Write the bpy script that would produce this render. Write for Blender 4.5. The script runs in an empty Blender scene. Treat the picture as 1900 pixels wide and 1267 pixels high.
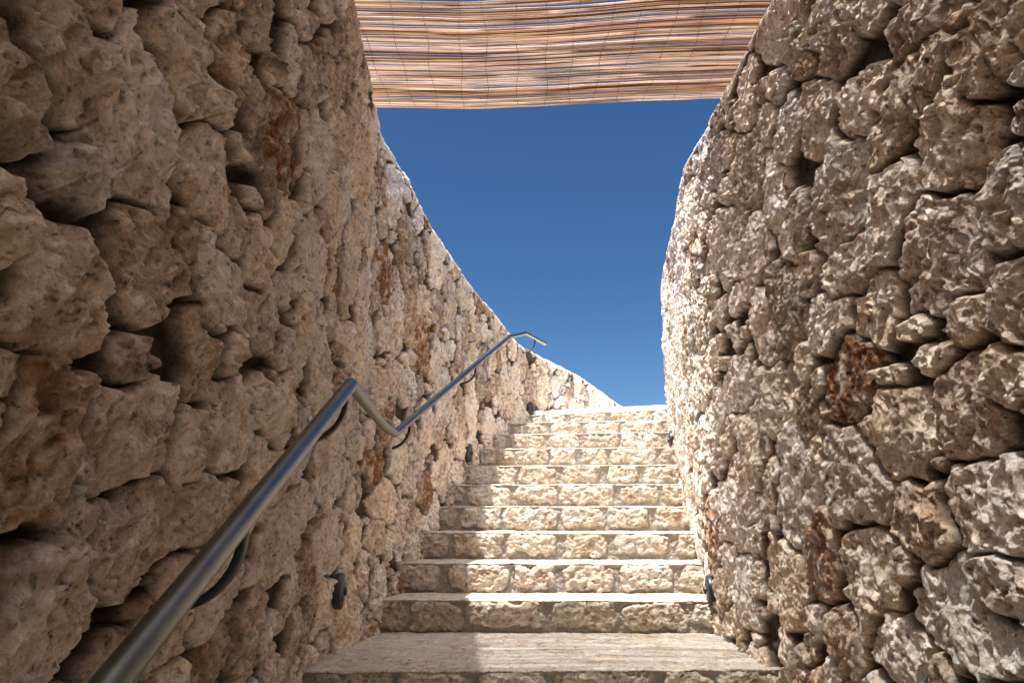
import bpy, bmesh, math, random
import numpy as np
from mathutils import Vector
C = bpy.context.scene.collection
R = math.radians

# ------------------------------------------------------------------ camera, sky, sun, exposure
PITCH = R(13.8126)
F_PX = 1267.0
cam_d = bpy.data.cameras.new("camera")
cam_d.sensor_width = 36.0
cam_d.lens = F_PX / 1900.0 * 36.0
cam_d.clip_start = 0.05
cam_d.clip_end = 3000
cam = bpy.data.objects.new("camera", cam_d)
C.objects.link(cam)
cam.location = (0, 0, 0)
cam.rotation_euler = (math.pi / 2 + PITCH, 0, 0)
bpy.context.scene.camera = cam

SUN = Vector((0.200, 0.212, -1.0)).normalized()          # the way the light travels
sun_elev = math.asin(-SUN.z)
sun_az = math.atan2(-SUN.x, -SUN.y)                    # compass angle of the sun, clockwise from +Y
world = bpy.data.worlds.new("World")
bpy.context.scene.world = world
world.use_nodes = True
wn = world.node_tree
bg = wn.nodes["Background"]
sky = wn.nodes.new("ShaderNodeTexSky")
sky.sky_type = 'NISHITA'
sky.sun_disc = False
sky.sun_elevation = sun_elev
sky.sun_rotation = sun_az
sky.altitude = 2500
sky.air_density = 1.0
sky.dust_density = 0.1
sky.ozone_density = 3.0
hs = wn.nodes.new("ShaderNodeHueSaturation")           # the deep blue of a polarised noon sky
hs.inputs["Saturation"].default_value = 1.2
wn.links.new(sky.outputs[0], hs.inputs["Color"])
# a polarised sky: deepest a quarter turn away from the sun, with added brightness round it to fill the shade
wtc = wn.nodes.new("ShaderNodeTexCoord")
dot = wn.nodes.new("ShaderNodeVectorMath"); dot.operation = 'DOT_PRODUCT'
wn.links.new(wtc.outputs["Generated"], dot.inputs[0]); dot.inputs[1].default_value = tuple(-SUN)
mr = wn.nodes.new("ShaderNodeMapRange"); mr.interpolation_type = 'SMOOTHSTEP'
for k_, v_ in (("From Min", 0.46), ("From Max", 0.96), ("To Min", 0.41), ("To Max", 5.8)): mr.inputs[k_].default_value = v_
wn.links.new(dot.outputs["Value"], mr.inputs["Value"])
vm = wn.nodes.new("ShaderNodeVectorMath"); vm.operation = 'SCALE'
hz = wn.nodes.new("ShaderNodeHueSaturation"); hz.inputs["Saturation"].default_value = 0.35   # pale colour for the added fill light round the sun
wn.links.new(sky.outputs[0], hz.inputs["Color"])
wt = wn.nodes.new("ShaderNodeMix"); wt.data_type = 'RGBA'; wt.blend_type = 'MULTIPLY'; wt.inputs[0].default_value = 1.0
wn.links.new(hz.outputs[0], wt.inputs[6]); wt.inputs[7].default_value = (1.0, 0.92, 0.82, 1)
mf = wn.nodes.new("ShaderNodeMapRange")
for k_, v_ in (("From Min", 0.50), ("From Max", 3.0), ("To Min", 0.0), ("To Max", 1.0)): mf.inputs[k_].default_value = v_
wn.links.new(mr.outputs[0], mf.inputs["Value"])
wm = wn.nodes.new("ShaderNodeMix"); wm.data_type = 'RGBA'
wn.links.new(mf.outputs[0], wm.inputs[0]); wn.links.new(hs.outputs[0], wm.inputs[6]); wn.links.new(wt.outputs[2], wm.inputs[7])
wn.links.new(wm.outputs[2], vm.inputs[0]); wn.links.new(mr.outputs[0], vm.inputs["Scale"])
wn.links.new(vm.outputs[0], bg.inputs[0])
bg.inputs[1].default_value = 0.0500

sd = bpy.data.lights.new("sun", 'SUN')
sd.energy = 2.0
sd.angle = R(0.8)
sd.color = (1.0, 0.965, 0.91)
so = bpy.data.objects.new("sun", sd)
C.objects.link(so)
so.rotation_euler = SUN.to_track_quat('-Z', 'Y').to_euler()

sc = bpy.context.scene
sc.view_settings.view_transform = 'Standard'
sc.view_settings.look = 'None'
sc.view_settings.exposure = 2.55
sc.view_settings.gamma = 1.0
sc.view_settings.use_curve_mapping = False
sc.cycles.max_bounces = 8
sc.cycles.diffuse_bounces = 5

QUAL = 1.0
rng = np.random.default_rng(11)
random.seed(5)

# ------------------------------------------------------------------ numpy noise
def hsh(ix, iy, seed):
    h = (ix.astype(np.int64) * 374761393 + iy.astype(np.int64) * 668265263 + seed * 974634777) & 0xffffffff
    h = ((h ^ (h >> 13)) * 1274126177) & 0xffffffff
    h = ((h ^ (h >> 16)) * 2246822519) & 0xffffffff
    h = h ^ (h >> 15)
    return (h & 0xffffff).astype(np.float32) / np.float32(16777216.0)

def perlin(x, y, seed=0):
    x0 = np.floor(x); y0 = np.floor(y)
    fx = (x - x0).astype(np.float32); fy = (y - y0).astype(np.float32)
    ix = x0.astype(np.int64); iy = y0.astype(np.int64)
    u = fx * fx * fx * (fx * (fx * 6 - 15) + 10)
    v = fy * fy * fy * (fy * (fy * 6 - 15) + 10)
    def g(dx, dy):
        a = hsh(ix + dx, iy + dy, seed) * np.float32(2 * math.pi)
        return np.cos(a) * (fx - dx) + np.sin(a) * (fy - dy)
    n00 = g(0, 0); n10 = g(1, 0); n01 = g(0, 1); n11 = g(1, 1)
    a = n00 + u * (n10 - n00); b = n01 + u * (n11 - n01)
    return (a + v * (b - a)) * np.float32(1.41)

def fbm(x, y, sc_, octv=3, seed=0, gain=0.5):
    t = 0; a = 1.0; f = 1.0 / sc_
    for k in range(octv):
        t = t + a * perlin(x * f, y * f, seed + k * 17)
        a *= gain; f *= 2.03
    return t

def worley(x, y, seed=0):
    """F1, F2 and a random number of the nearest cell."""
    x0 = np.floor(x).astype(np.int64); y0 = np.floor(y).astype(np.int64)
    f1 = np.full(x.shape, 9.0, np.float32); f2 = f1.copy(); rid = np.zeros(x.shape, np.float32)
    for dx in (-1, 0, 1):
        for dy in (-1, 0, 1):
            cx = x0 + dx; cy = y0 + dy
            px = cx + 0.1 + 0.8 * hsh(cx, cy, seed); py = cy + 0.1 + 0.8 * hsh(cx, cy, seed + 5)
            d = np.sqrt((px - x) ** 2 + (py - y) ** 2).astype(np.float32)
            m = d < f1
            f2 = np.where(m, f1, np.minimum(f2, d))
            rid = np.where(m, hsh(cx, cy, seed + 9), rid)
            f1 = np.where(m, d, f1)
    return f1, f2, rid

def facets(x, y, seed=0, steep=0.8):
    """broken-rock surface: the lower envelope of tilted planes, sharp ridges, about -0.5..0.5"""
    x0 = np.floor(x).astype(np.int64); y0 = np.floor(y).astype(np.int64)
    h = np.full(x.shape, 9.0, np.float32)
    for dx in (-1, 0, 1):
        for dy in (-1, 0, 1):
            cx = x0 + dx; cy = y0 + dy
            rx = (x - (cx + 0.1 + 0.8 * hsh(cx, cy, seed))).astype(np.float32)
            ry = (y - (cy + 0.1 + 0.8 * hsh(cx, cy, seed + 5))).astype(np.float32)
            a = hsh(cx, cy, seed + 7) * np.float32(6.2832)
            k = (0.35 + 0.65 * hsh(cx, cy, seed + 8)) * steep
            d = np.sqrt(rx * rx + ry * ry)
            h = np.minimum(h, (hsh(cx, cy, seed + 9) - 0.2) * 0.9 + k * (np.cos(a) * rx + np.sin(a) * ry) + 2.4 * np.maximum(0, d - 0.55))
    return h

def sst(a, b, x):
    t = np.clip((x - a) / (b - a), 0, 1)
    return t * t * (3 - 2 * t)

# ------------------------------------------------------------------ mesh helpers
def link(o, parent=None):
    C.objects.link(o)
    if parent is not None:
        o.parent = parent
    return o

def grid_obj(name, P, mat, parent=None, col=None, smooth=True, flip=False):
    """P: (rows, cols, 3) vertex grid -> one mesh object."""
    n, m = P.shape[:2]
    me = bpy.data.meshes.new(name)
    me.vertices.add(n * m)
    me.vertices.foreach_set("co", P.reshape(-1).astype(np.float32))
    i = np.arange(n * m, dtype=np.int32).reshape(n, m)
    a, b, c, d = i[:-1, :-1], i[:-1, 1:], i[1:, 1:], i[1:, :-1]
    q = np.stack([a, b, c, d] if not flip else [a, d, c, b], -1).reshape(-1, 4)
    nf = q.shape[0]
    me.loops.add(nf * 4); me.polygons.add(nf)
    me.loops.foreach_set("vertex_index", q.reshape(-1))
    me.polygons.foreach_set("loop_start", np.arange(nf, dtype=np.int32) * 4)
    me.polygons.foreach_set("use_smooth", np.full(nf, smooth))
    me.update(calc_edges=True)
    if col is not None:
        at = me.color_attributes.new("tone", 'FLOAT_COLOR', 'POINT')
        cc = np.ones((n * m, 4), np.float32)
        cc[:, :col.shape[-1]] = col.reshape(-1, col.shape[-1])
        at.data.foreach_set("color", cc.reshape(-1))
    me.materials.append(mat)
    return link(bpy.data.objects.new(name, me), parent)

def bm_obj(name, bm, mat, parent=None, smooth=False):
    me = bpy.data.meshes.new(name)
    bm.normal_update()
    bm.to_mesh(me); bm.free()
    if smooth:
        for p in me.polygons: p.use_smooth = True
    me.materials.append(mat)
    return link(bpy.data.objects.new(name, me), parent)

def thing(name, label, cat, loc=(0, 0, 0), group=None):
    o = bpy.data.objects.new(name, None)
    o.location = loc; o.empty_display_size = 0.2
    C.objects.link(o)
    o["label"] = label; o["category"] = cat
    if group: o["group"] = group
    return o

# ------------------------------------------------------------------ materials
def new_mat(name):
    m = bpy.data.materials.new(name); m.use_nodes = True
    nt = m.node_tree
    return m, nt, nt.nodes["Principled BSDF"]

def N(nt, t, **kw):
    n = nt.nodes.new(t)
    for k, v in kw.items(): setattr(n, k, v)
    return n

def noise(nt, vec, scale, detail=4, rough=0.55, dist=0.0):
    n = N(nt, "ShaderNodeTexNoise")
    n.inputs["Scale"].default_value = scale; n.inputs["Detail"].default_value = detail
    n.inputs["Roughness"].default_value = rough; n.inputs["Distortion"].default_value = dist
    nt.links.new(vec, n.inputs["Vector"])
    return n.outputs["Fac"]

def ramp(nt, fac, stops):
    r = N(nt, "ShaderNodeValToRGB")
    e = r.color_ramp.elements
    while len(e) < len(stops): e.new(0.5)
    for k, (p, c) in enumerate(stops):
        e[k].position = p
        e[k].color = (c[0], c[1], c[2], 1) if isinstance(c, (tuple, list)) else (c, c, c, 1)
    nt.links.new(fac, r.inputs[0])
    return r.outputs[0]

def mix(nt, fac, a, b, mode='MIX'):
    m = N(nt, "ShaderNodeMix", data_type='RGBA', blend_type=mode)
    for sock, v in ((m.inputs[0], fac), (m.inputs[6], a), (m.inputs[7], b)):
        if isinstance(v, (int, float)): sock.default_value = v
        elif isinstance(v, tuple): sock.default_value = (*v, 1)
        else: nt.links.new(v, sock)
    return m.outputs[2]

def mth(nt, op, a, b=0.0, c=None):
    m = N(nt, "ShaderNodeMath", operation=op)
    for sock, v in zip(m.inputs, (a, b) + ((c,) if c is not None else ())):
        if isinstance(v, (int, float)): sock.default_value = v
        else: nt.links.new(v, sock)
    return m.outputs[0]

def bump(nt, height, strength, dist, prev=None):
    b = N(nt, "ShaderNodeBump")
    b.inputs["Strength"].default_value = strength; b.inputs["Distance"].default_value = dist
    nt.links.new(height, b.inputs["Height"])
    if prev is not None: nt.links.new(prev, b.inputs["Normal"])
    return b.outputs[0]

def stone_material(name, light, mid, dark, gain=1.0, mortar=None, rel=1.0):
    """tone.r = tone of the stone, tone.g = iron stain, tone.b = mortar."""
    m, nt, bs = new_mat(name)
    tc = N(nt, "ShaderNodeTexCoord").outputs["Object"]
    at = N(nt, "ShaderNodeAttribute", attribute_name="tone")
    sep = N(nt, "ShaderNodeSeparateColor"); nt.links.new(at.outputs["Color"], sep.inputs[0])
    tone, rust, mort = sep.outputs
    n1 = noise(nt, tc, 13, 9, 0.68, 0.8); n2 = noise(nt, tc, 46, 6, 0.68, 0.3); n3 = noise(nt, tc, 210, 4, 0.65)
    v = mth(nt, 'ADD', mth(nt, 'MULTIPLY', tone, 0.34), mth(nt, 'MULTIPLY', n1, 0.72))
    base = ramp(nt, v, [(0.36, dark), (0.52, mid), (0.64, light)])
    spk = ramp(nt, n2, [(0.34, 0.27), (0.42, 0.90), (0.60, 1.18)])
    base = mix(nt, 1.0, base, spk, 'MULTIPLY')
    fine = ramp(nt, n3, [(0.33, 0.72), (0.45, 0.99), (0.70, 1.10)])
    base = mix(nt, 1.0, base, fine, 'MULTIPLY')
    warm = ramp(nt, noise(nt, tc, 5.5, 4, 0.6), [(0.40, 0.0), (0.68, 0.75)])
    base = mix(nt, warm, base, mix(nt, 1.0, base, (1.06, 0.955, 0.84), 'MULTIPLY'))
    br = ramp(nt, noise(nt, tc, 7.5, 9, 0.72, 1.2), [(0.51, 0.0), (0.61, 0.66)])     # brown weathering in patches
    base = mix(nt, br, base, mix(nt, 1.0, base, (0.62, 0.50, 0.41), 'MULTIPLY'))
    rc = ramp(nt, n2, [(0.32, (0.07, 0.028, 0.012)), (0.5, (0.25, 0.105, 0.04)), (0.68, (0.42, 0.235, 0.11))])
    rm = mth(nt, 'MULTIPLY', rust, ramp(nt, noise(nt, tc, 17, 5, 0.65, 0.5), [(0.36, 0.12), (0.55, 1.0)]))
    base = mix(nt, rm, base, rc)
    if not mortar:                                                   # tone.b: the hue of the single stone
        base = mix(nt, 1.0, base, ramp(nt, mort, [(0.0, (1.0, 1.0, 1.0)), (0.35, (1.03, 0.97, 0.93)), (0.65, (1.05, 0.97, 0.84)), (1.0, (0.93, 0.94, 0.93))]), 'MULTIPLY')
        base = mix(nt, mth(nt, 'SUBTRACT', 1.0, at.outputs["Alpha"]), base, (0.085, 0.058, 0.040))   # alpha: shade of the open joints, painted in dark brown
    if mortar:
        mc = ramp(nt, n3, [(0.32, tuple(c * 0.62 for c in mortar)), (0.6, mortar)])
        base = mix(nt, mort, base, mc)
    if gain != 1.0:
        base = mix(nt, 1.0, base, (gain, gain, gain), 'MULTIPLY')
    nt.links.new(base, bs.inputs["Base Color"])
    bs.inputs["Roughness"].default_value = 0.9
    bs.inputs["Specular IOR Level"].default_value = 0.25
    vo = N(nt, "ShaderNodeTexVoronoi"); vo.inputs["Scale"].default_value = 55
    nt.links.new(tc, vo.inputs["Vector"])
    b = bump(nt, noise(nt, tc, 34, 8, 0.68, 0.4), 0.75 * rel, 0.02)
    b = bump(nt, vo.outputs["Distance"], 0.25, 0.008, b)
    b = bump(nt, noise(nt, tc, 150, 5, 0.7), 0.8 * rel, 0.006, b)
    nt.links.new(b, bs.inputs["Normal"])
    return m

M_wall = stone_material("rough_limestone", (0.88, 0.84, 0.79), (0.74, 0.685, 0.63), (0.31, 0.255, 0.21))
M_step = stone_material("cut_limestone", (0.54, 0.49, 0.42), (0.455, 0.405, 0.335), (0.34, 0.285, 0.22), mortar=(0.38, 0.34, 0.29), rel=0.6)
M_tread = stone_material("worn_limestone_tread", (0.57, 0.52, 0.45), (0.48, 0.43, 0.365), (0.35, 0.30, 0.24), mortar=(0.60, 0.55, 0.49), rel=0.6)

M_white, nt, bs = new_mat("white_painted_plaster")
tc = N(nt, "ShaderNodeTexCoord").outputs["Object"]
nt.links.new(ramp(nt, noise(nt, tc, 6, 5), [(0.3, (0.74, 0.73, 0.70)), (0.7, (0.84, 0.83, 0.81))]), bs.inputs["Base Color"])
nt.links.new(bump(nt, noise(nt, tc, 60, 4), 0.3, 0.01), bs.inputs["Normal"])
bs.inputs["Roughness"].default_value = 0.8

M_ground, nt, bs = new_mat("dry_earth")
tc = N(nt, "ShaderNodeTexCoord").outputs["Object"]
nt.links.new(ramp(nt, noise(nt, tc, 1.3, 8, 0.7), [(0.3, (0.17, 0.13, 0.08)), (0.55, (0.28, 0.22, 0.15)), (0.75, (0.13, 0.14, 0.06))]), bs.inputs["Base Color"])
nt.links.new(bump(nt, noise(nt, tc, 9, 8, 0.7), 0.8, 0.05), bs.inputs["Normal"])
bs.inputs["Roughness"].default_value = 1.0

M_steel, nt, bs = new_mat("brushed_galvanised_steel")
tc = N(nt, "ShaderNodeTexCoord").outputs["Object"]
bs.inputs["Metallic"].default_value = 1.0
nt.links.new(ramp(nt, noise(nt, tc, 14, 6, 0.7), [(0.3, (0.15, 0.155, 0.145)), (0.7, (0.21, 0.215, 0.20))]), bs.inputs["Base Color"])
nt.links.new(ramp(nt, noise(nt, tc, 40, 6, 0.75), [(0.3, 0.30), (0.7, 0.42)]), bs.inputs["Roughness"])
nt.links.new(bump(nt, noise(nt, tc, 90, 3), 0.03, 0.001), bs.inputs["Normal"])

def plain(name, col, rough=0.5, metal=0.0, var=0.25):
    m, nt, bs = new_mat(name)
    tc = N(nt, "ShaderNodeTexCoord").outputs["Object"]
    nt.links.new(ramp(nt, noise(nt, tc, 30, 5), [(0.3, tuple(c * (1 - var) for c in col)), (0.7, tuple(c * (1 + var) for c in col))]), bs.inputs["Base Color"])
    bs.inputs["Roughness"].default_value = rough; bs.inputs["Metallic"].default_value = metal
    return m
M_black = plain("black_painted_iron", (0.014, 0.015, 0.017), 0.42)
M_lamp = plain("dark_lamp_housing", (0.018, 0.022, 0.027), 0.35)
M_glass = plain("smoked_lamp_cover", (0.035, 0.04, 0.045), 0.15)
M_wire = plain("thin_rusty_wire", (0.05, 0.035, 0.03), 0.6)

M_reed, nt, bs = new_mat("split_reed_cane")
at = N(nt, "ShaderNodeAttribute", attribute_name="tone")
tc = N(nt, "ShaderNodeTexCoord").outputs["Object"]
mp = N(nt, "ShaderNodeMapping"); mp.inputs["Scale"].default_value = (3.0, 60, 60); nt.links.new(tc, mp.inputs[0])
g = ramp(nt, noise(nt, mp.outputs[0], 1.0, 5, 0.6), [(0.3, 0.62), (0.55, 1.0), (0.7, 1.12)])
colr = mix(nt, 1.0, at.outputs["Color"], g, 'MULTIPLY')
nt.links.new(colr, bs.inputs["Base Color"])
bs.inputs["Roughness"].default_value = 0.45
tr = N(nt, "ShaderNodeBsdfTranslucent"); nt.links.new(colr, tr.inputs[0])
ms = N(nt, "ShaderNodeMixShader"); ms.inputs[0].default_value = 0.66
nt.links.new(bs.outputs[0], ms.inputs[1]); nt.links.new(tr.outputs[0], ms.inputs[2])
nt.links.new(ms.outputs[0], nt.nodes["Material Output"].inputs[0])

# ------------------------------------------------------------------ plan of the stair cut
Z0 = -0.581                                            # height of the landing under the eye
RISE, GO = 0.15, 0.331
# front edge of every step: (left x, y), (right x, y), height
NOSE = [((-0.84, 2.74), (1.00, 2.79), Z0), ((-0.66, 3.58), (0.97, 3.54), -0.431), ((-0.58, 3.88), (1.02, 3.83), -0.281),
        ((-0.53, 4.20), (1.075, 4.13), -0.131), ((-0.48, 4.54), (1.11, 4.45), 0.019), ((-0.41, 4.87), (1.165, 4.78), 0.169),
        ((-0.34, 5.20), (1.22, 5.08), 0.319), ((-0.28, 5.49), (1.26, 5.33), 0.469), ((-0.15, 5.83), (1.30, 5.62), 0.619),
        ((-0.05, 6.27), (1.385, 6.02), 0.769), ((0.05, 6.84), (1.455, 6.36), 0.912)]

LEFT = np.array([(-0.585, -7.2), (-0.585, 0.0), (-0.60, 1.8), (-0.635, 2.5), (-0.70, 3.28), (-0.672, 3.42), (-0.62, 3.7), (-0.54, 4.15), (-0.48, 4.5), (-0.41, 4.85),
                 (-0.34, 5.2), (-0.26, 5.5), (-0.165, 5.8), (-0.06, 6.22), (0.075, 6.7), (0.27, 7.05), (0.53, 7.45), (0.80, 8.0),
                 (1.08, 8.7), (1.58, 10.1), (2.6, 12.5), (4.5, 16.0)])
RIGHT = np.array([(0.99, -7.2), (0.99, 0.0), (0.985, 2.0), (0.975, 3.0), (0.975, 3.5), (1.02, 3.83), (1.075, 4.13), (1.12, 4.45), (1.17, 4.78), (1.22, 5.08),
                  (1.26, 5.33), (1.31, 5.62), (1.385, 6.02), (1.46, 6.36), (1.56, 6.66), (1.76, 6.98), (2.15, 7.3), (2.8, 7.6), (4.2, 8.0), (7.0, 8.5)])

def resample(pts, n=4000, smooth=9, keep=None):
    d = np.r_[0, np.cumsum(np.hypot(*np.diff(pts, axis=0).T))]
    s = np.linspace(0, d[-1], n)
    p = np.stack([np.interp(s, d, pts[:, 0]), np.interp(s, d, pts[:, 1])], 1)
    k = np.ones(smooth) / smooth
    for _ in range(3):
        q = np.pad(p, ((smooth // 2,) * 2, (0, 0)), mode='reflect', reflect_type='odd')
        p = np.stack([np.convolve(q[:, 0], k, 'valid'), np.convolve(q[:, 1], k, 'valid')], 1)
    d = np.r_[0, np.cumsum(np.hypot(*np.diff(p, axis=0).T))]
    return d, p

def left_top(y):
    return np.interp(y, [-4, 2.0, 3.3, 3.7, 4.15, 4.95, 5.65, 6.25, 7.4, 8.7, 10.1, 16], [1.93, 1.93, 1.95, 1.92, 1.83, 1.785, 1.72, 1.66, 1.56, 1.535, 1.53, 1.53])
def right_top(y):
    return np.interp(y, [-4, 3.0, 4.75, 6.3, 16], [1.89, 1.88, 1.92, 2.03, 1.9])

class WallPlan:
    def __init__(s, pts, side, top):
        s.side = side; s.topf = top
        s.d, s.p = resample(pts, smooth=17)
        t = np.gradient(s.p, axis=0); t /= np.linalg.norm(t, axis=1)[:, None]
        s.t = t
        s.n = np.stack([t[:, 1], -t[:, 0]], 1) * side      # points into the stair
    def at(s, sv):
        f = lambda a: np.interp(sv, s.d, a)
        return f(s.p[:, 0]), f(s.p[:, 1]), f(s.n[:, 0]), f(s.n[:, 1])
    def hit(s, px, py):
        """where the line of sight of a photo pixel meets the wall: (s, z)"""
        x = (px - 950) / F_PX; u = -(py - 633.5) / F_PX
        c, sn = math.cos(PITCH), math.sin(PITCH)
        r = np.array([x, c - u * sn, sn + u * c])
        ok = s.p[:, 1] > 0.3
        g = s.p[:, 0] - r[0] / r[1] * s.p[:, 1]
        g = np.where(ok, g, 9)
        i = np.where(np.sign(g[:-1]) != np.sign(g[1:]))[0]
        i = i[ok[i]]
        k = int(i[0]) if len(i) else int(np.argmin(np.abs(g)))
        return float(s.d[k]), float(s.p[k, 1] * r[2] / r[1])
    def foot(s, y, z):
        """the near left wall splays out a little towards its foot"""
        if s.side < 0: return np.zeros_like(z * y)
        return -0.13 * np.clip((0.25 - z) / 0.85, 0, 1) * sst(3.35, 2.75, y)

PL = WallPlan(LEFT, 1, left_top)
PR = WallPlan(RIGHT, -1, right_top)

# stones one can single out in the photograph: centre and half size in photo pixels, tone, iron stain
LEFT_STONES = [(270, 235, 85, 135, .75, 0), (118, 110, 62, 110, .3, 0), (45, 205, 58, 140, .3, 0), (165, 335, 48, 92, .5, 0), (358, 140, 60, 112, .5, 0),
    (392, 325, 48, 85, .6, 0), (280, 468, 60, 92, .35, .15), (125, 520, 100, 122, .65, 0), (15, 430, 30, 110, .5, 0), (430, 90, 38, 85, .4, 0),
    (523, 258, 36, 80, .5, 1.), (485, 465, 27, 65, .8, 0), (590, 470, 24, 55, .8, 0), (435, 550, 34, 70, .6, .1), (495, 590, 27, 60, .7, .4),
    (128, 845, 78, 143, .5, .65), (22, 720, 30, 98, .4, 0), (270, 815, 75, 92, .55, 0), (372, 820, 45, 74, .6, 0), (305, 985, 48, 84, .7, .5),
    (158, 1100, 76, 160, .5, 0), (30, 1100, 48, 108, .45, 0), (445, 790, 33, 80, .75, 0), (525, 765, 36, 60, .7, 0), (415, 940, 52, 78, .6, .15),
    (568, 985, 33, 72, .7, .1), (468, 1090, 34, 68, .65, 0), (697, 868, 17, 30, .6, .9), (615, 140, 14, 40, .6, .5), (650, 640, 16, 40, .9, 0),
    (735, 360, 14, 50, .95, 0), (640, 1010, 24, 50, .8, .1), (700, 1000, 18, 28, .8, .2), (720, 930, 22, 32, .8, 0)]
RIGHT_STONES = [(1590, 195, 47, 70, .6, 0), (1455, 242, 22, 62, .7, .1), (1512, 213, 33, 62, .6, .35), (1545, 360, 54, 98, .7, .25), (1432, 370, 25, 70, .95, 0),
    (1643, 400, 48, 104, .6, 0), (1708, 137, 48, 64, .4, .4), (1637, 240, 36, 70, .4, .1), (1760, 252, 64, 87, .6, 0), (1732, 458, 80, 113, .5, 0),
    (1852, 385, 48, 84, .5, 0), (1563, 505, 37, 55, .55, 0), (1627, 562, 44, 64, .5, 0), (1332, 458, 29, 50, .7, .35), (1530, 595, 38, 50, .65, 0),
    (1785, 588, 34, 42, .7, 0), (1868, 560, 44, 80, .6, .1), (1575, 705, 44, 72, .4, 1.), (1658, 812, 64, 80, .5, 0), (1783, 760, 60, 99, .55, .35),
    (1585, 885, 54, 94, .5, 0), (1475, 912, 34, 112, .75, .1), (1361, 935, 32, 72, .65, 0), (1702, 965, 49, 89, .6, .45), (1828, 950, 76, 86, .8, 0),
    (1517, 1030, 32, 70, .5, .8), (1597, 1068, 41, 92, .5, 0), (1768, 1135, 84, 94, .7, 0), (1668, 1200, 47, 60, .6, 0), (1567, 1195, 27, 58, .45, .4),
    (1460, 1075, 31, 70, .8, .2), (1365, 720, 29, 50, .7, 0), (1432, 740, 32, 60, .6, 0), (1700, 30, 60, 60, .3, .15), (1820, 90, 60, 80, .35, .1),
    (1545, 60, 45, 70, .35, .1), (1850, 700, 45, 60, .6, 0), (1860, 1090, 50, 60, .6, 0)]

def seed_stones(plan, listed, smax, tmax, zbot, rg):
    S = []                                            # s, t, a (half width), b (half height), tone, rust, angle
    for (px, py, w, h, tone, rust) in listed:
        s0, z0 = plan.hit(px, py)
        s1, _ = plan.hit(px - w, py); s2, _ = plan.hit(px + w, py)
        _, z1 = plan.hit(px, py - h); _, z2 = plan.hit(px, py + h)
        a = np.clip(abs(s2 - s1) / 2, 0.05, 0.26); b = np.clip(abs(z2 - z1) / 2, 0.05, 0.24)
        S.append((s0, z0, a, b, tone, rust, 0.0))
    sizes = [(0.155, 500), (0.125, 1100), (0.095, 2600), (0.065, 7000), (0.045, 11000), (0.028, 5000)]
    A = np.array(S, float)
    for r, tries in sizes:
        for _ in range(tries):
            s = rg.uniform(0, smax); t = rg.uniform(zbot, tmax)
            rr = r * rg.uniform(0.88, 1.15)
            asp = (rg.uniform(0.66, 1.08) if plan.side > 0 else rg.uniform(0.74, 1.2)) if r > 0.05 else rg.uniform(0.55, 1.7)
            a, b = rr * asp, rr / asp * 1.05
            near = np.abs(A[:, 0] - s) < 0.55
            Q = A[near]
            if len(Q):
                dx = np.abs(Q[:, 0] - s) / (Q[:, 2] + a); dy = np.abs(Q[:, 1] - t) / (Q[:, 3] + b)
                if np.min((dx ** 2.3 + dy ** 2.3)) < 0.80: continue
            rust = rg.uniform(0.4, 1.0) if rg.random() < 0.10 else (rg.uniform(0.05, 0.3) if rg.random() < 0.35 else 0.0)
            A = np.vstack([A, [s, t, a, b, rg.uniform(0.15, 1.0), rust, rg.uniform(-0.35, 0.35)]])
    return A

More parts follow.
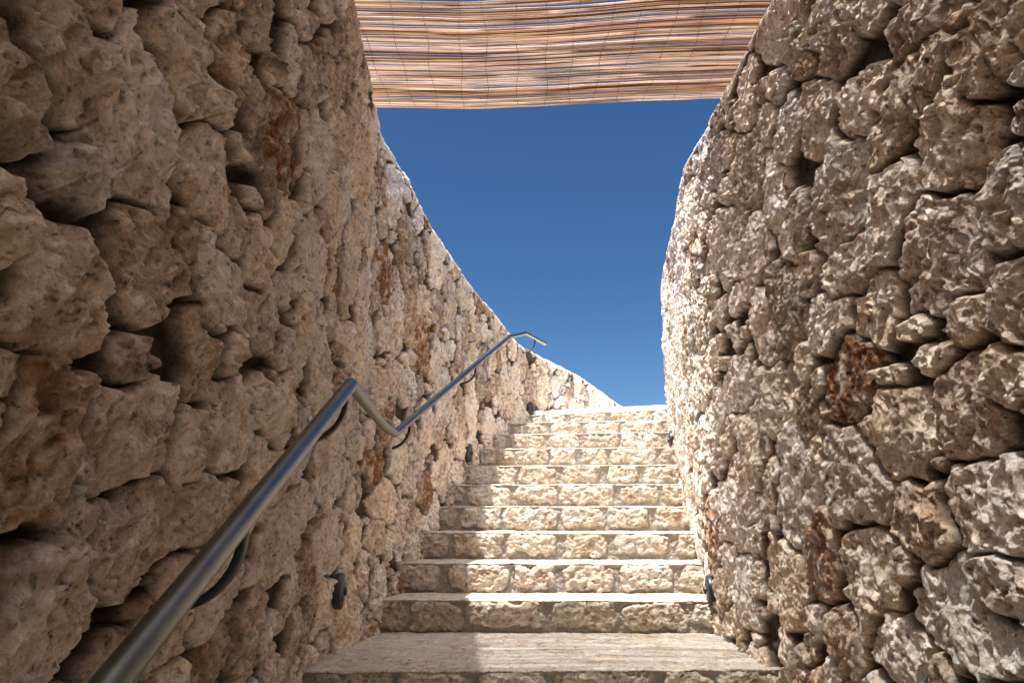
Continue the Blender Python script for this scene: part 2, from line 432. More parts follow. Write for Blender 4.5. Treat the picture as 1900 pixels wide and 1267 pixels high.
def stone_field(S_, T_, seeds, rg, sseed, amp, rough):
    """heights, tone, rust of a rubble face; S_, T_ (rows, cols) metres; S_ constant down each column."""
    w1 = fbm(S_, T_, 0.16, 3, sseed + 1) * 0.026; w2 = fbm(S_, T_, 0.16, 3, sseed + 2) * 0.026
    w1 += perlin(S_ / 0.04, T_ / 0.04, sseed + 3) * 0.0035; w2 += perlin(S_ / 0.04, T_ / 0.04, sseed + 4) * 0.0035
    X = (S_ + w1).astype(np.float32); Y = (T_ + w2).astype(np.float32)
    sh = X.shape
    f1 = np.full(sh, 9., np.float32); f2 = f1.copy(); idx = np.zeros(sh, np.int32)
    scol = S_[0]
    for k, (s, t, a, b, tone, rust, ang) in enumerate(seeds):
        ext = 1.7 * max(a, b) + 0.06
        c0, c1 = np.searchsorted(scol, [s - ext, s + ext])
        if c1 - c0 < 1: continue
        Tm = T_[:, c0:c1]
        r0 = max(0, int((Tm < t - ext).sum(0).min())); r1 = min(sh[0], int((Tm < t + ext).sum(0).max()) + 1)
        if r1 <= r0: continue
        sl = (slice(r0, r1), slice(c0, c1))
        dx = X[sl] - s; dy = Y[sl] - t
        ca, sa = math.cos(ang), math.sin(ang)
        u = np.abs(dx * ca + dy * sa) / a; v = np.abs(-dx * sa + dy * ca) / b
        d = 0.22 * (u ** 2.6 + v ** 2.6) ** np.float32(1 / 2.6)
        su = (dx * ca + dy * sa) / a; sv = (-dx * sa + dy * ca) / b
        pol = np.zeros_like(su); nk = int(rg.integers(5, 8)); a0 = rg.uniform(0, 6.28)
        for j in range(nk):
            an = a0 + (j + rg.uniform(-0.3, 0.3)) * 6.2832 / nk
            pol = np.maximum(pol, (su * math.cos(an) + sv * math.sin(an)) / rg.uniform(0.82, 1.05))
        d = d + 0.78 * pol
        m = d < f1[sl]
        f2[sl] = np.where(m, f1[sl], np.minimum(f2[sl], d))
        idx[sl] = np.where(m, k, idx[sl]); f1[sl] = np.where(m, d, f1[sl])
    A = seeds
    size = np.sqrt(A[:, 2] * A[:, 3]).astype(np.float32)[idx]
    cs = A[:, 0].astype(np.float32)[idx]; ct = A[:, 1].astype(np.float32)[idx]
    e = np.minimum((f2 - f1) * 0.5, (1.36 - f1)) * size                 # metres to the edge of the stone
    lx = X - cs; ly = Y - ct
    K = len(A)
    # each stone is a rough block: the lowest of a few tilted planes
    h = np.full(sh, 9., np.float32)
    big = np.clip(size / 0.12, 0.35, 1.25)
    for j in range(6):
        an = rg.uniform(0, 2 * math.pi, K); sl_ = rg.uniform(0.05, 0.32, K); of = rg.uniform(0.0, 0.5, K)
        gx = (np.cos(an) * sl_).astype(np.float32)[idx]; gy = (np.sin(an) * sl_).astype(np.float32)[idx]
        o = (of * sl_).astype(np.float32)[idx] * size
        h = np.minimum(h, o - gx * lx - gy * ly)
    h = np.maximum(h, -0.045)
    h *= 0.40 + 0.60 * amp
    h = np.where(h > 0.004, 0.004 + (h - 0.004) * 0.35, h)                # broad flat faces
    # rough broken surface: scallops with sharp ridges, chips, pits
    q1 = fbm(X, Y, 0.09, 2, sseed + 20) * 0.03; q2 = fbm(X, Y, 0.09, 2, sseed + 21) * 0.03
    ra = rg.uniform(0.35, 1.25, K).astype(np.float32)[idx]
    h += (facets((X + q1) / 0.105, (Y + q2) / 0.125, sseed + 28, 0.9) - 0.15) * 0.026 * rough * ra * big * amp
    h += (facets((X + q2 * 0.6) / 0.045, (Y + q1 * 0.6) / 0.055, sseed + 29, 1.2) - 0.15) * 0.0185 * rough * ra * (0.25 + 0.75 * amp)
    h += (facets((X - q2 * 0.4) / 0.019, (Y + q1 * 0.4) / 0.026, sseed + 27, 1.2) - 0.15) * 0.0085 * rough
    g1, g2, gr = worley((X + q1) / 0.055, (Y + q2) / 0.075, sseed + 30)
    holes = sst(-0.05, 0.35, fbm(X, Y, 0.33, 2, sseed + 70))
    h += (g1 * g1 - 0.3) * 0.016 * ra * holes
    h -= np.where((gr < 0.10 + 0.06 * rough) & (e > 0.008), 0.034 * sst(0.40, 0.14, g1) * (0.3 + holes) * (0.45 + 0.55 * amp), 0)
    g1, g2, gr = worley((X + q2 * 0.7) / 0.021, (Y + q1 * 0.7) / 0.028, sseed + 31)
    h -= np.where(gr < 0.14 + 0.25 * holes, 0.014 * sst(0.42, 0.2, g1), 0)
    h += fbm(X, Y, 0.035, 3, sseed + 41, 0.62) * 0.0055
    flute = sst(0.0, 0.4, fbm(X, Y, 0.3, 2, sseed + 80))
    h -= np.abs(perlin((X + 0.2 * Y + q1) / 0.017, Y / 0.075, sseed + 81)) * 0.009 * flute
    # weathered limestone: sharp ridges round hollows of every size, in patches
    patch = (0.30 + 0.95 * sst(-0.28, 0.30, fbm(X, Y, 0.17, 2, sseed + 90))) * (0.30 + 0.70 * amp) * rough
    for sc1, am, sd_ in ((0.060, 0.026, 91), (0.028, 0.014, 92), (0.0135, 0.0075, 93)):
        h += (0.22 - np.abs(perlin((X + q1 * 0.6) / sc1, (Y + q2 * 0.6) / (sc1 * 1.45), sseed + sd_))) * am * patch * (0.5 + 0.5 * ra)
    crk = np.abs(fbm(X * 1.0, Y * 0.8, 0.10, 3, sseed + 60, 0.55))
    h -= 0.012 * (1 - sst(0.0, 0.035, crk)) * sst(0.0, 0.3, fbm(X, Y, 0.3, 2, sseed + 61))
    dome = 1 - (1 - np.clip(e / (0.004 + 0.05 * size), 0, 1)) ** 2.0
    h = h * (0.30 + 0.70 * dome) + (dome - 1) * 0.024 * amp * (0.6 + 0.5 * big)
    # the joint between stones: a deep open crack of uneven width
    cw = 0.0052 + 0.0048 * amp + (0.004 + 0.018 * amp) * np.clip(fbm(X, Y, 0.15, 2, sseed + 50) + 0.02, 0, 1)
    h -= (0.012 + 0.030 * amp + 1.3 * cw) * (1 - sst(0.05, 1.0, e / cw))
    h += (rg.uniform(-0.014, 0.008, K)).astype(np.float32)[idx] * dome * amp
    tone = A[:, 4].astype(np.float32)[idx]; rust = A[:, 5].astype(np.float32)[idx]
    inner = sst(0.0, 0.02, e)
    hue = rg.random(K).astype(np.float32)[idx]
    joint_shade = sst(0.25, 0.95, e / cw)  # joint shade put into the colour, full at the stone's edge
    return h, np.stack([tone, rust * (0.3 + 0.7 * inner), hue, joint_shade], -1)

def build_wall(name, plan, listed, label, sseed):
    rg = np.random.default_rng(sseed)
    # columns along the wall, closer together where the photograph comes close to it
    cols = [0.0]; L = plan.d[-1]
    w = abs(float(np.interp(3.2, plan.d, plan.p[:, 0])))
    while cols[-1] < L:
        x, y, _, _ = plan.at(cols[-1])
        if y < -1: ds = 0.12
        elif y < 0.35: ds = 0.04
        elif y < 7.0: ds = np.clip(0.50 * y * y / (683 * w), 0.0019, 0.0036)
        else: ds = 0.0095
        cols.append(cols[-1] + ds / QUAL)
    s = np.array(cols[:-1])
    cx, cy, nx, ny = plan.at(s)
    top = plan.topf(cy)
    zbot = -2.3
    r0, r1, r2 = int(40 * QUAL), int(640 * QUAL), int(34 * QUAL)
    yy = np.clip(cy, 0.35, 99)
    stair = np.interp(yy, [2.7, 3.5, 6.8], [-0.66, -0.6, 0.80])
    zlo = np.clip(np.minimum(-0.24 * yy - 0.06, 9), stair - 0.12, None)
    zlo = np.where(yy < 2.6, -0.26 * yy - 0.06, zlo)
    zhi = np.minimum(top - 0.07, 0.90 * yy + 0.05)
    a0 = np.linspace(0, 1, r0, endpoint=False)[:, None]; a1 = np.linspace(0, 1, r1, endpoint=False)[:, None]; a2 = np.linspace(0, 1, r2)[:, None]
    T = np.vstack([zbot + (zlo - zbot) * a0, zlo + (zhi - zlo) * a1, zhi + (top - 0.045 - zhi) * a2])
    # over the rounded arris, across the top and down the back
    rc = 0.045; th = 0.50
    na, nb = int(14 * QUAL), int(70 * QUAL)
    ang = np.linspace(0, math.pi / 2, na + 1)[1:]
    n_face = T.shape[0]
    arc = rc * ang; flat = arc[-1] + np.linspace(0, 1, nb + 1)[1:] ** 1.3 * (th - rc)
    back = flat[-1] + np.array([0.02, 0.25, 0.6, 1.1])
    extra = np.concatenate([arc, flat, back])[:, None]
    T = np.vstack([T, (top - rc)[None] + extra]).astype(np.float64)
    off = np.concatenate([np.zeros(n_face), rc * (1 - np.cos(ang)), rc + (flat - arc[-1]), [th + .01] * 4])
    zz = np.vstack([T[:n_face], np.repeat((top - rc)[None], na, 0) + (rc * np.sin(ang))[:, None], np.repeat(top[None], nb, 0),
                    top[None] - np.array([0.02, 0.25, 0.6, 1.1])[:, None]])
    nh = np.concatenate([np.ones(n_face), np.cos(ang), np.zeros(nb), [-1.0] * 4]); nv = np.concatenate([np.zeros(n_face), np.sin(ang), np.ones(nb), [0.0] * 4])
    S_ = np.repeat(s[None], T.shape[0], 0)
    seeds = seed_stones(plan, listed, s[-1], float(top.max()) + 0.6, zbot, rg)
    amp = np.interp(cy, [0.9, 1.5, 2.4, 3.5, 6.0], [0.66, 0.54, 0.44, 0.36, 0.30]).astype(np.float32)[None]
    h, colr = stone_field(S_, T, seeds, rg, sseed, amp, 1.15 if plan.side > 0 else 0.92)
    def soften(q):
        p = np.pad(q, 1, mode='edge')
        p = (p[:-2] + 2 * p[1:-1] + p[2:]) * 0.25
        return (p[:, :-2] + 2 * p[:, 1:-1] + p[:, 2:]) * 0.25
    for _ in range(2):                                                 # no saw teeth along the joints
        gr_ = np.maximum(np.abs(np.gradient(h, axis=0)), np.abs(np.gradient(h, axis=1)))
        h = h + (soften(h) - h) * sst(0.0022, 0.0055, soften(gr_))
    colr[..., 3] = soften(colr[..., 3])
    h[-4:] = 0
    h *= 1 - 0.75 * sst(0.16, 0.0, (top[None] - T))
    h[n_face + na:] *= 0.55
    h += 0.012
    foot = plan.foot(cy[None], zz) * (nh > 0)[:, None]
    H = (foot + h * nh[:, None]) - off[:, None]
    P = np.stack([cx[None] + nx[None] * H, cy[None] + ny[None] * H, zz + h * nv[:, None]], -1)
    th_ = thing(name, label, "wall", (float(cx[0]), float(cy[0]), zbot))
    P -= np.array(th_.location)
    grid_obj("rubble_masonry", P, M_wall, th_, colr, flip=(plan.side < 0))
    return th_

build_wall("stone_wall", PL, LEFT_STONES, "rough rubble stone wall behind the metal handrail, curving right at the top of the steps", 101)
build_wall("stone_wall", PR, RIGHT_STONES, "rough rubble stone wall without a handrail, its far edge caught by low bright sun", 202)

# ------------------------------------------------------------------ the staircase
stairs = thing("stone_staircase", "flight of cream limestone steps with a deep landing climbing between two rubble walls", "staircase", (0, 2.7, Z0))

def step_mesh(k, a, b, z, back_l, back_r, px_m, parent):
    rg = np.random.default_rng(900 + k)
    rise = 0.165
    a = np.array(a); b = np.array(b)
    wdt = float(np.hypot(*(b - a)))
    d = (b - a) / wdt
    ex = 0.16
    n_u = int((wdt + 2 * ex) * px_m * QUAL) + 8
    U = np.linspace(-ex, wdt + ex, n_u)
    n_r = int(rise * px_m * QUAL) + 6
    # ---- riser face: squared stones in mortar
    V = np.linspace(-rise, -0.007, n_r)
    Ug, Vg = np.meshgrid(U, V)
    w1 = fbm(Ug, Vg + k * 7.3, 0.09, 3, 300 + k) * 0.020; w2 = fbm(Ug, Vg + k * 7.3, 0.09, 3, 330 + k) * 0.026
    f1 = np.full(Ug.shape, 9., np.float32); idx = np.zeros(Ug.shape, int); x = -ex - rg.uniform(0, 0.1); j = 0
    tones, cen = [], []
    while x < wdt + ex:
        w = rg.uniform(0.20, 0.38); gap = rg.uniform(0.012, 0.055)
        hh = rg.uniform(0.056, 0.070); cyy = -0.004 - hh - rg.uniform(0.0, 0.006)
        u = np.abs(Ug + w1 - (x + w / 2)) / (w / 2); v = np.abs(Vg + w2 - cyy) / hh
        dd = (u ** 7 + v ** 7) ** (1 / 7)
        dist = (1 - dd) * hh
        m = -dist < f1
        f1 = np.where(m, -dist, f1); idx = np.where(m, j, idx)
        tones.append(rg.uniform(0.35, 1.0)); cen.append((x + w / 2, rg.uniform(-.25, .25), rg.uniform(-.35, .1)))
        x += w + gap; j += 1
    e = -f1
    inside = sst(-0.003, 0.005, e)
    tones = np.array(tones); cen = np.array(cen)
    Uk, Vk = Ug + k * 3.7, Vg + k * 1.9
    g1, g2, gr = worley((Uk + w1) / 0.045, (Vk + w2) / 0.03, 400 + k)
    hs = 0.003 + 0.009 * (1 - (1 - np.clip(e / 0.03, 0, 1)) ** 2.2) + (facets((Uk + w1) / 0.055, (Vk + w2) / 0.04, 400 + k, 1.1) - .15) * 0.0075 + (facets(Uk / 0.022, Vk / 0.017, 405 + k, 1.1) - .15) * 0.0042 + (g1 * g1 - .3) * 0.003 \
        + fbm(Uk, Vk, 0.035, 3, 420 + k) * 0.005 + cen[idx, 1] * 0.05 * (Ug - cen[idx, 0]) + (tones[idx] - .6) * 0.008
    g1, g2, gr = worley(Uk / 0.016, Vk / 0.013, 440 + k)
    hs += g1 * 0.0012
    hs -= np.where((gr < 0.02) & (e > 0.01), 0.014 * sst(0.45, 0.1, g1), 0)
    hm = -0.006 + (worley(Uk / 0.009, Vk / 0.009, 460 + k)[0] - .5) * -0.005 + fbm(Uk, Vk, 0.03, 3, 470 + k) * 0.005
    crack = 0.007 * np.exp(-(e / 0.004) ** 2) * sst(-0.1, 0.4, fbm(Uk, Vk, 0.12, 2, 480 + k))
    h = hm + (hs - hm) * inside - crack
    topmort = sst(-0.022, -0.012, Vg)                                # the mortar bed under the tread's edge
    h = h * (1 - 0.5 * topmort) + 0.003 * topmort
    tone = tones[idx]; mort = 1 - inside
    rust = np.clip(fbm(Uk, Vk, 0.13, 3, 490 + k) * 1.2 - 0.35, 0, 0.55)
    nrm = np.array([d[1], -d[0]])                                    # towards the viewer
    px_ = a[0] + d[0] * Ug + nrm[0] * h; py_ = a[1] + d[1] * Ug + nrm[1] * h
    P = np.stack([px_, py_, z + Vg], -1)
    # ---- a step is riser + tread
    st = bpy.data.objects.new("step", None); st.empty_display_size = 0.1
    link(st, parent)
    off = np.array(stairs.location)
    grid_obj("riser", P - off, M_step, st, np.stack([tone, rust, mort], -1))
    # ---- tread: rounded nosing, then back to the next riser
    nose = np.linspace(0, 1, max(5, int(0.03 * px_m * QUAL) + 3))
    th = nose * math.pi / 2
    r = 0.006
    fo = r * np.cos(th); fz = -r + r * np.sin(th)                    # forward offset, z offset
    dep = max(np.hypot(*(np.array(back_l) - a)), np.hypot(*(np.array(back_r) - b)))
    nt_ = int(dep * px_m * 0.55 * QUAL) + 6
    bk = np.linspace(0, 1, nt_)[1:]
    rows = len(th) + len(bk) + 1
    tU = np.repeat(U[None], rows, 0)
    eL = np.array(back_l); eR = np.array(back_r)
    fr = np.clip(U / wdt, -0.15, 1.15)
    bx = eL[0] + (eR[0] - eL[0]) * fr; by = eL[1] + (eR[1] - eL[1]) * fr + 0.03
    ax = a[0] + d[0] * U; ay = a[1] + d[1] * U
    Px = [ax - nrm[0] * 0.004]; Py = [ay - nrm[1] * 0.004]; Pz = [np.full_like(U, z - r - 0.004)]; W = [0.0]
    for i in range(len(th)):
        Px.append(ax + nrm[0] * (fo[i] - 0.001)); Py.append(ay + nrm[1] * (fo[i] - 0.001)); Pz.append(np.full_like(U, z + fz[i])); W.append(0.4)
    for t in bk:
        Px.append(ax + (bx - ax) * t); Py.append(ay + (by - ay) * t); Pz.append(np.full_like(U, z)); W.append(1.0)
    Px, Py, Pz = map(np.array, (Px, Py, Pz)); W = np.array(W)[:, None]
    q = np.array([0.0] * (1 + len(th)) + list(bk * dep))[:, None] + np.linspace(0, 0.02, rows)[:, None]
    qu = tU + k * 5.1; qv = q + k * 2.2
    edge = fbm(qu, qv * 0 + k, 0.05, 4, 520 + k, 0.6) * 0.008 - np.abs(perlin(qu / 0.11, qv * 0 + k + .5, 530 + k)) * 0.009
    hz = fbm(qu, qv, 0.22, 4, 540 + k) * 0.004 + fbm(qu, qv * 2.5, 0.03, 3, 550 + k) * 0.0022
    g1, g2, gr = worley(qu / 0.035, qv / 0.02, 560 + k)
    hz -= np.where(gr < 0.05, 0.004 * sst(0.4, 0.1, g1), 0)
    Pz = Pz + hz * (0.3 + 0.7 * W) + fbm(qu, qv * 0 + k * 3, 0.16, 4, 600 + k, 0.6) * 0.0045 * (1 - 0.8 * W)
    fmask = np.array([1.0] * (1 + len(th)) + [max(0.0, 1 - t * dep / 0.03) for t in bk])[:, None]
    Px = Px + nrm[0] * edge * fmask; Py = Py + nrm[1] * edge * fmask
    mort = np.clip(fbm(qu, qv, 0.16, 3, 570 + k) * 1.3, 0, 0.7) * W
    tt = 0.6 + 0.18 * fbm(qu * 0.6, qv * 1.8, 0.14, 3, 580 + k)
    rust = np.clip(fbm(qu, qv * 3, 0.15, 3, 590 + k) - 0.45, 0, 0.35)
    grid_obj("tread", np.stack([Px, Py, Pz], -1) - off, M_tread, st, np.stack([tt, rust, mort], -1))

for k, (a, b, z) in enumerate(NOSE):
    if k + 1 < len(NOSE): bl, br = NOSE[k + 1][0], NOSE[k + 1][1]
    else: bl, br = (0.12, 7.1), (1.5, 6.62)
    px_m = [330, 260, 230, 210, 190, 175, 165, 155, 145, 140, 130][k]
    step_mesh(k, a, b, z, bl, br, px_m * 1.15, stairs)
for j in range(1, 9):                                                # the steps going on down past the camera
    a = (-0.84, 2.74 - GO * j); b = (1.0, 2.79 - GO * j)
    step_mesh(20 + j, a, b, Z0 - RISE * j, (-0.84, a[1] + GO), (1.0, b[1] + GO), 60, stairs)

# ------------------------------------------------------------------ top and bottom of the flight, ground
def slab(name, outline, z0, z1, mat, bev=0.008):
    bm = bmesh.new()
    vs = [bm.verts.new((x, y, z0)) for x, y in outline]
    f = bm.faces.new(vs)
    r_ = bmesh.ops.extrude_face_region(bm, geom=[f])
    for v in [g_ for g_ in r_["geom"] if isinstance(g_, bmesh.types.BMVert)]: v.co.z = z1
    bmesh.ops.recalc_face_normals(bm, faces=bm.faces)
    if bev: bmesh.ops.bevel(bm, geom=[e for e in bm.edges], offset=bev, segments=2, affect='EDGES')
    return bm_obj(name, bm, mat)
terr = slab("path", [(-0.25, 7.06), (1.60, 6.44), (2.6, 6.6), (7.5, 7.7), (9, 16), (1.0, 16), (0.0, 9.5)], 0.85, 0.972, M_white)
terr["kind"] = "structure"
low = slab("lower_path", [(-1.1, 0.12), (-1.1, -9), (1.4, -9), (1.4, 0.16)], -2.2, Z0 - RISE * 9, M_tread, 0)
low["kind"] = "structure"

gy = np.concatenate([[-600, -200, -60, -20, -12, -8.5], np.arange(-7.2, 16.01, 0.4), [19, 26, 45, 100, 300, 900]])
lx = np.interp(gy, PL.p[:, 1], PL.p[:, 0]); rx = np.interp(np.clip(gy, -9, 8.4), PR.p[:, 1], PR.p[:, 0])
colsx = [-600, -200, -60, -20, -6, -2.2]
G = []
for yv, l, r_ in zip(gy, lx, rx):
    row = [(x, yv) for x in colsx] + [(l - 0.42, yv), (l - 0.30, yv), (r_ + 0.30, yv), (r_ + 0.42, yv)] + [(r_ + dx, yv) for dx in (1.5, 5, 20, 60, 200, 600)]
    zo = 0.80 if yv > -8 else -2.25
    zi = -2.25 if yv < 6.9 else 0.80
    G.append([(x, y_, zi if i in (7, 8) else zo) for i, (x, y_) in enumerate(row)])
ground = grid_obj("ground", np.array(G, float), M_ground, smooth=False)
ground["kind"] = "structure"

# ------------------------------------------------------------------ handrail
def sweep(path, prof, name, mat, parent, cap=True, smooth=True):
    """mitred sweep of a closed profile (side, up) along a polyline"""
    bm = bmesh.new(); rings = []
    P = [Vector(p) for p in path]
    for i, p in enumerate(P):
        t0 = (P[i] - P[i - 1]).normalized() if i else (P[1] - P[0]).normalized()
        t1 = (P[i + 1] - P[i]).normalized() if i < len(P) - 1 else t0
        t = (t0 + t1).normalized()
        side = t1.cross(Vector((0, 0, 1))).normalized() if i < len(P) - 1 else t0.cross(Vector((0, 0, 1))).normalized()
        if i: side = (side + t0.cross(Vector((0, 0, 1))).normalized()).normalized()
        up0 = side.cross(t0).normalized()
        ring = []
        for (u, v) in prof:
            q = p + side * u + up0 * v
            q = q - t0 * ((q - p).dot(t) / max(0.2, t0.dot(t)))      # slide on to the mitre plane
            ring.append(bm.verts.new(q))
        rings.append(ring)
    n = len(prof)
    for i in range(len(rings) - 1):
        for j in range(n):
            bm.faces.new((rings[i][j], rings[i][(j + 1) % n], rings[i + 1][(j + 1) % n], rings[i + 1][j]))
    if cap:
        bm.faces.new(rings[0]); bm.faces.new(rings[-1][::-1])
    bmesh.ops.recalc_face_normals(bm, faces=bm.faces)
    o = bm_obj(name, bm, mat, parent, smooth)
    return o

def rrect(w, h, r, n=4):
    out = []
    for cx_, cy_, a0 in ((w / 2 - r, h / 2 - r, 0), (-w / 2 + r, h / 2 - r, 90), (-w / 2 + r, -h / 2 + r, 180), (w / 2 - r, -h / 2 + r, 270)):
        for i in range(n + 1):
            a = R(a0 + 90 * i / n)
            out.append((cx_ + r * math.cos(a), cy_ + r * math.sin(a)))
    return out

rail_pts = [(-0.385, -0.6, -0.825), (-0.480, 2.0, 0.358), (-0.486, 2.03, 0.366), (-0.575, 3.06, 0.366), (-0.580, 3.40, 0.366), (-0.576, 3.44, 0.380),
            (-0.23, 5.28, 1.162), (-0.03, 6.13, 1.551), (0.02, 6.20, 1.570), (0.13, 6.50, 1.685), (0.15, 6.54, 1.690), (0.345, 6.98, 1.690)]
rail = thing("handrail", "flat-faced grey steel handrail held off the left wall by black curved brackets", "handrail", rail_pts[1])
ro = Vector(rail.location)
rail_pts = [(-0.385, -0.6, -0.825), (-0.480, 2.0, 0.358), (-0.486, 2.03, 0.366), (-0.575, 3.06, 0.366), (-0.580, 3.40, 0.366), (-0.576, 3.44, 0.380),
            (-0.23, 5.28, 1.162), (-0.03, 6.13, 1.551), (0.13, 6.52, 1.688), (0.345, 6.98, 1.690)]
tube = sweep([Vector(p) - ro for p in rail_pts], [(0.0202 * math.cos(2 * math.pi * i / 28), 0.0202 * math.sin(2 * math.pi * i / 28)) for i in range(28)], "rail", M_steel, rail)
for p in tube.data.polygons: p.use_smooth = True
md = tube.modifiers.new("crease", 'EDGE_SPLIT'); md.split_angle = R(28)

def rail_at(y):
    for p, q in zip(rail_pts, rail_pts[1:]):
        if p[1] <= y <= q[1]:
            t = (y - p[1]) / (q[1] - p[1]); return Vector(p).lerp(Vector(q), t)
for y in (0.15, 1.19, 1.95, 3.62, 5.05, 6.74):
    p = rail_at(y)
    wx = float(np.interp(y, PL.p[:, 1], PL.p[:, 0]))
    reach = min(0.137, max(0.125, p.x - wx + 0.03))
    rr = 0.112
    pts = [p - ro + Vector((0, 0, -0.015))]
    for i in range(11):
        a = R(90 * i / 10)
        pts.append(p - ro + Vector((-rr + rr * math.cos(a), 0, -0.035 - rr * math.sin(a))))
    pts.append(p - ro + Vector((-reach, 0, -0.035 - rr)))
    bm = bmesh.new(); rings = []
    for i, c in enumerate(pts):
        t = (pts[min(i + 1, len(pts) - 1)] - pts[max(i - 1, 0)]).normalized()
        nrm = Vector((0, 1, 0)); up = t.cross(nrm).normalized()
        rings.append([bm.verts.new(c + nrm * u + up * v) for u, v in rrect(0.026, 0.014, 0.005, 2)])
    n = len(rings[0])
    for i in range(len(rings) - 1):
        for j in range(n):
            bm.faces.new((rings[i][j], rings[i][(j + 1) % n], rings[i + 1][(j + 1) % n], rings[i + 1][j]))
    bm.faces.new(rings[0]); bm.faces.new(rings[-1][::-1])
    bmesh.ops.recalc_face_normals(bm, faces=bm.faces)
    bm_obj("bracket", bm, M_black, rail, True)

# ------------------------------------------------------------------ step lights on the walls
def lathe(bm, prof, seg=32):
    rings = []
    for (r, x) in prof:
        rings.append([bm.verts.new((x, r * math.cos(2 * math.pi * i / seg), r * math.sin(2 * math.pi * i / seg))) for i in range(seg)])
    for a, b in zip(rings, rings[1:]):
        for i in range(seg): bm.faces.new((a[i], a[(i + 1) % seg], b[(i + 1) % seg], b[i]))
    bm.faces.new(rings[0]); bm.faces.new(rings[-1])
    bmesh.ops.recalc_face_normals(bm, faces=bm.faces)

def step_light(plan, px, py, label, out=0.0, ahead=0.0):
    s, z = plan.hit(px, py)
    s += ahead
    cx, cy, nx, ny = [float(v) for v in plan.at(s)]
    f = float(plan.foot(np.array(cy), np.array(z))) + out
    t = thing("step_light", label, "wall light", (cx + nx * (f - 0.008), cy + ny * (f - 0.008), z), "round black step lights low on the walls")
    t.rotation_euler.z = math.atan2(ny, nx)
    bm = bmesh.new(); lathe(bm, [(0.056, -0.07), (0.060, -0.015), (0.069, -0.012), (0.073, -0.006), (0.073, 0.014), (0.069, 0.020), (0.058, 0.022)])
    bm_obj("housing", bm, M_lamp, t, True)
    bm = bmesh.new(); lathe(bm, [(0.056, 0.018), (0.056, 0.023), (0.035, 0.027), (0.01, 0.028)])
    bm_obj("lens", bm, M_glass, t, True)
    bm = bmesh.new(); lathe(bm, [(0.018, 0.02), (0.018, 0.034), (0.014, 0.037)], 20)
    bm_obj("centre_cap", bm, M_lamp, t, True)

step_light(PL, 641, 1102, "largest black round light on the left wall, beside the lowest riser above the landing", 0.010, 0.12)
step_light(PL, 870, 840, "black round light on the left wall halfway up the flight, under the handrail")
step_light(PL, 984, 760, "black round light on the left wall at the top step, next to the white paving", 0.01)
step_light(PR, 1321, 1095, "black round light on the right wall just above the landing", 0.012)
step_light(PR, 1250, 817, "small black round light high on the right wall near the top of the flight", 0.02)

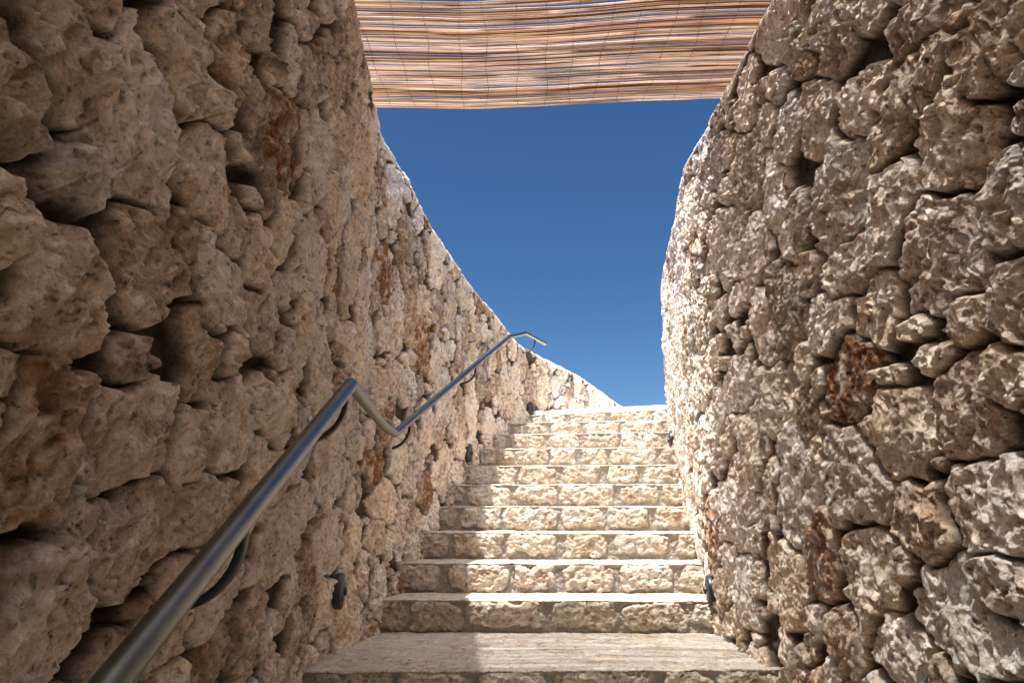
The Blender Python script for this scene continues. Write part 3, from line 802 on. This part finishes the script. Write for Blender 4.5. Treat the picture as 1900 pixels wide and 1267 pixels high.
# ------------------------------------------------------------------ reed mat over the passage
mat = thing("reed_screen", "awning of thin brown reeds bound with wire, laid across the tops of both walls", "reed mat", (0.17, 3.02, 1.96))
mo = np.array(mat.location)
def front(x):                                                       # the free edge is not quite straight
    return 3.035 + np.interp(x, [-1.2, -0.65, -0.2, 0.15, 0.6, 1.0, 1.4], [0.0, 0.0, 0.012, -0.01, -0.055, -0.075, -0.08])
def build_reeds():
    rg = np.random.default_rng(77)
    V, Fc, Cc = [], [], []
    y = 0.0; base = 0; nseg = 44; ns = 6
    xs = np.linspace(-1.02, 1.36, nseg + 1)
    while y < 10.0:
        r = rg.uniform(0.0021, 0.0040) if rg.random() < 0.88 else rg.uniform(0.0040, 0.0052)
        near = y < 1.0
        yy = front(xs) - y + 0.0025 * np.array(perlin(xs / 0.8 + y * 37, xs * 0 + y * 11, 7)) + 0.0014 * perlin(xs / 0.25, xs * 0 + y * 91, 8) \
            + 0.0020 * perlin(xs / 0.9 + 3, xs * 0 + y * 9, 12)
        zz = 1.955 + 0.006 * perlin(xs / 0.9, xs * 0 + y * 2.5, 9) + rg.uniform(-0.005, 0.005) + 0.002 * perlin(xs / 0.2, xs * 0 + y * 77, 10)
        rad = r * np.linspace(1.12, 0.86, nseg + 1) if rg.random() < 0.5 else r * np.linspace(0.86, 1.12, nseg + 1)
        x0 = xs + rg.uniform(-0.04, 0.04)
        kind = rg.random()
        if kind < 0.46: c = np.array([0.78, 0.65, 0.54])
        elif kind < 0.66: c = np.array([0.78, 0.66, 0.60])
        elif kind < 0.88: c = np.array([0.58, 0.43, 0.30])
        else: c = np.array([0.36, 0.20, 0.10])
        c = c * rg.uniform(0.62, 1.02)
        th = np.arange(ns) * 2 * math.pi / ns
        ring = np.stack([np.repeat(x0[:, None], ns, 1), yy[:, None] + rad[:, None] * np.cos(th), zz[:, None] + rad[:, None] * np.sin(th)], -1)
        V.append(ring.reshape(-1, 3))
        al = 1 + 0.25 * perlin(xs / 0.3, xs * 0 + y * 51, 13)          # sheath leaves along the cane
        cc = c[None, :] * al[:, None]
        for _ in range(rg.integers(1, 4)):                          # a cane ends and the next, other in tone, goes on
            i0 = rg.integers(0, nseg); i1 = min(nseg + 1, i0 + rg.integers(4, 22))
            alt = np.array([[0.54, 0.39, 0.26], [0.80, 0.64, 0.54], [0.36, 0.20, 0.10], [0.70, 0.50, 0.36]][rg.integers(0, 4)]) * rg.uniform(0.7, 1.0)
            cc[i0:i1] = alt
        Cc.append(np.repeat(cc, ns, 0))
        i = np.arange((nseg + 1) * ns).reshape(nseg + 1, ns) + base
        Fc.append(np.stack([i[:-1], np.roll(i[:-1], -1, 1), np.roll(i[1:], -1, 1), i[1:]], -1).reshape(-1, 4))
        base += (nseg + 1) * ns
        gap = rg.uniform(0.0005, 0.0022) if rg.random() < 0.76 else rg.uniform(0.0020, 0.0040)
        y += 2 * r * 0.97 + gap
    V = np.vstack(V) - mo; Fc = np.vstack(Fc); Cc = np.vstack(Cc)
    me = bpy.data.meshes.new("reeds")
    me.vertices.add(len(V)); me.vertices.foreach_set("co", V.reshape(-1).astype(np.float32))
    me.loops.add(len(Fc) * 4); me.polygons.add(len(Fc))
    me.loops.foreach_set("vertex_index", Fc.reshape(-1).astype(np.int32))
    me.polygons.foreach_set("loop_start", np.arange(len(Fc), dtype=np.int32) * 4)
    me.polygons.foreach_set("use_smooth", np.ones(len(Fc), bool))
    me.update(calc_edges=True)
    at = me.color_attributes.new("tone", 'FLOAT_COLOR', 'POINT')
    cc = np.ones((len(V), 4), np.float32); cc[:, :3] = Cc
    at.data.foreach_set("color", cc.reshape(-1))
    me.materials.append(M_reed)
    link(bpy.data.objects.new("reeds", me), mat)
build_reeds()
for i in range(17):
    x = -0.88 + i * 0.128 + random.uniform(-0.012, 0.012)
    pts = []
    for k in range(220):
        y = 3.03 - 0.0125 * k + float(front(np.array(x)) - 3.035)
        pts.append(Vector((x + 0.012 * math.sin(k * 0.05 + i) + 0.006 * math.sin(k * 0.21 + i * 3), y, 1.955 + (0.0062 if k % 2 else -0.0062))) - Vector(mo))
    sweep(pts, [(0.0011, 0), (0, 0.0011), (-0.0011, 0), (0, -0.0011)], "binding_wire", M_wire, mat, smooth=False)
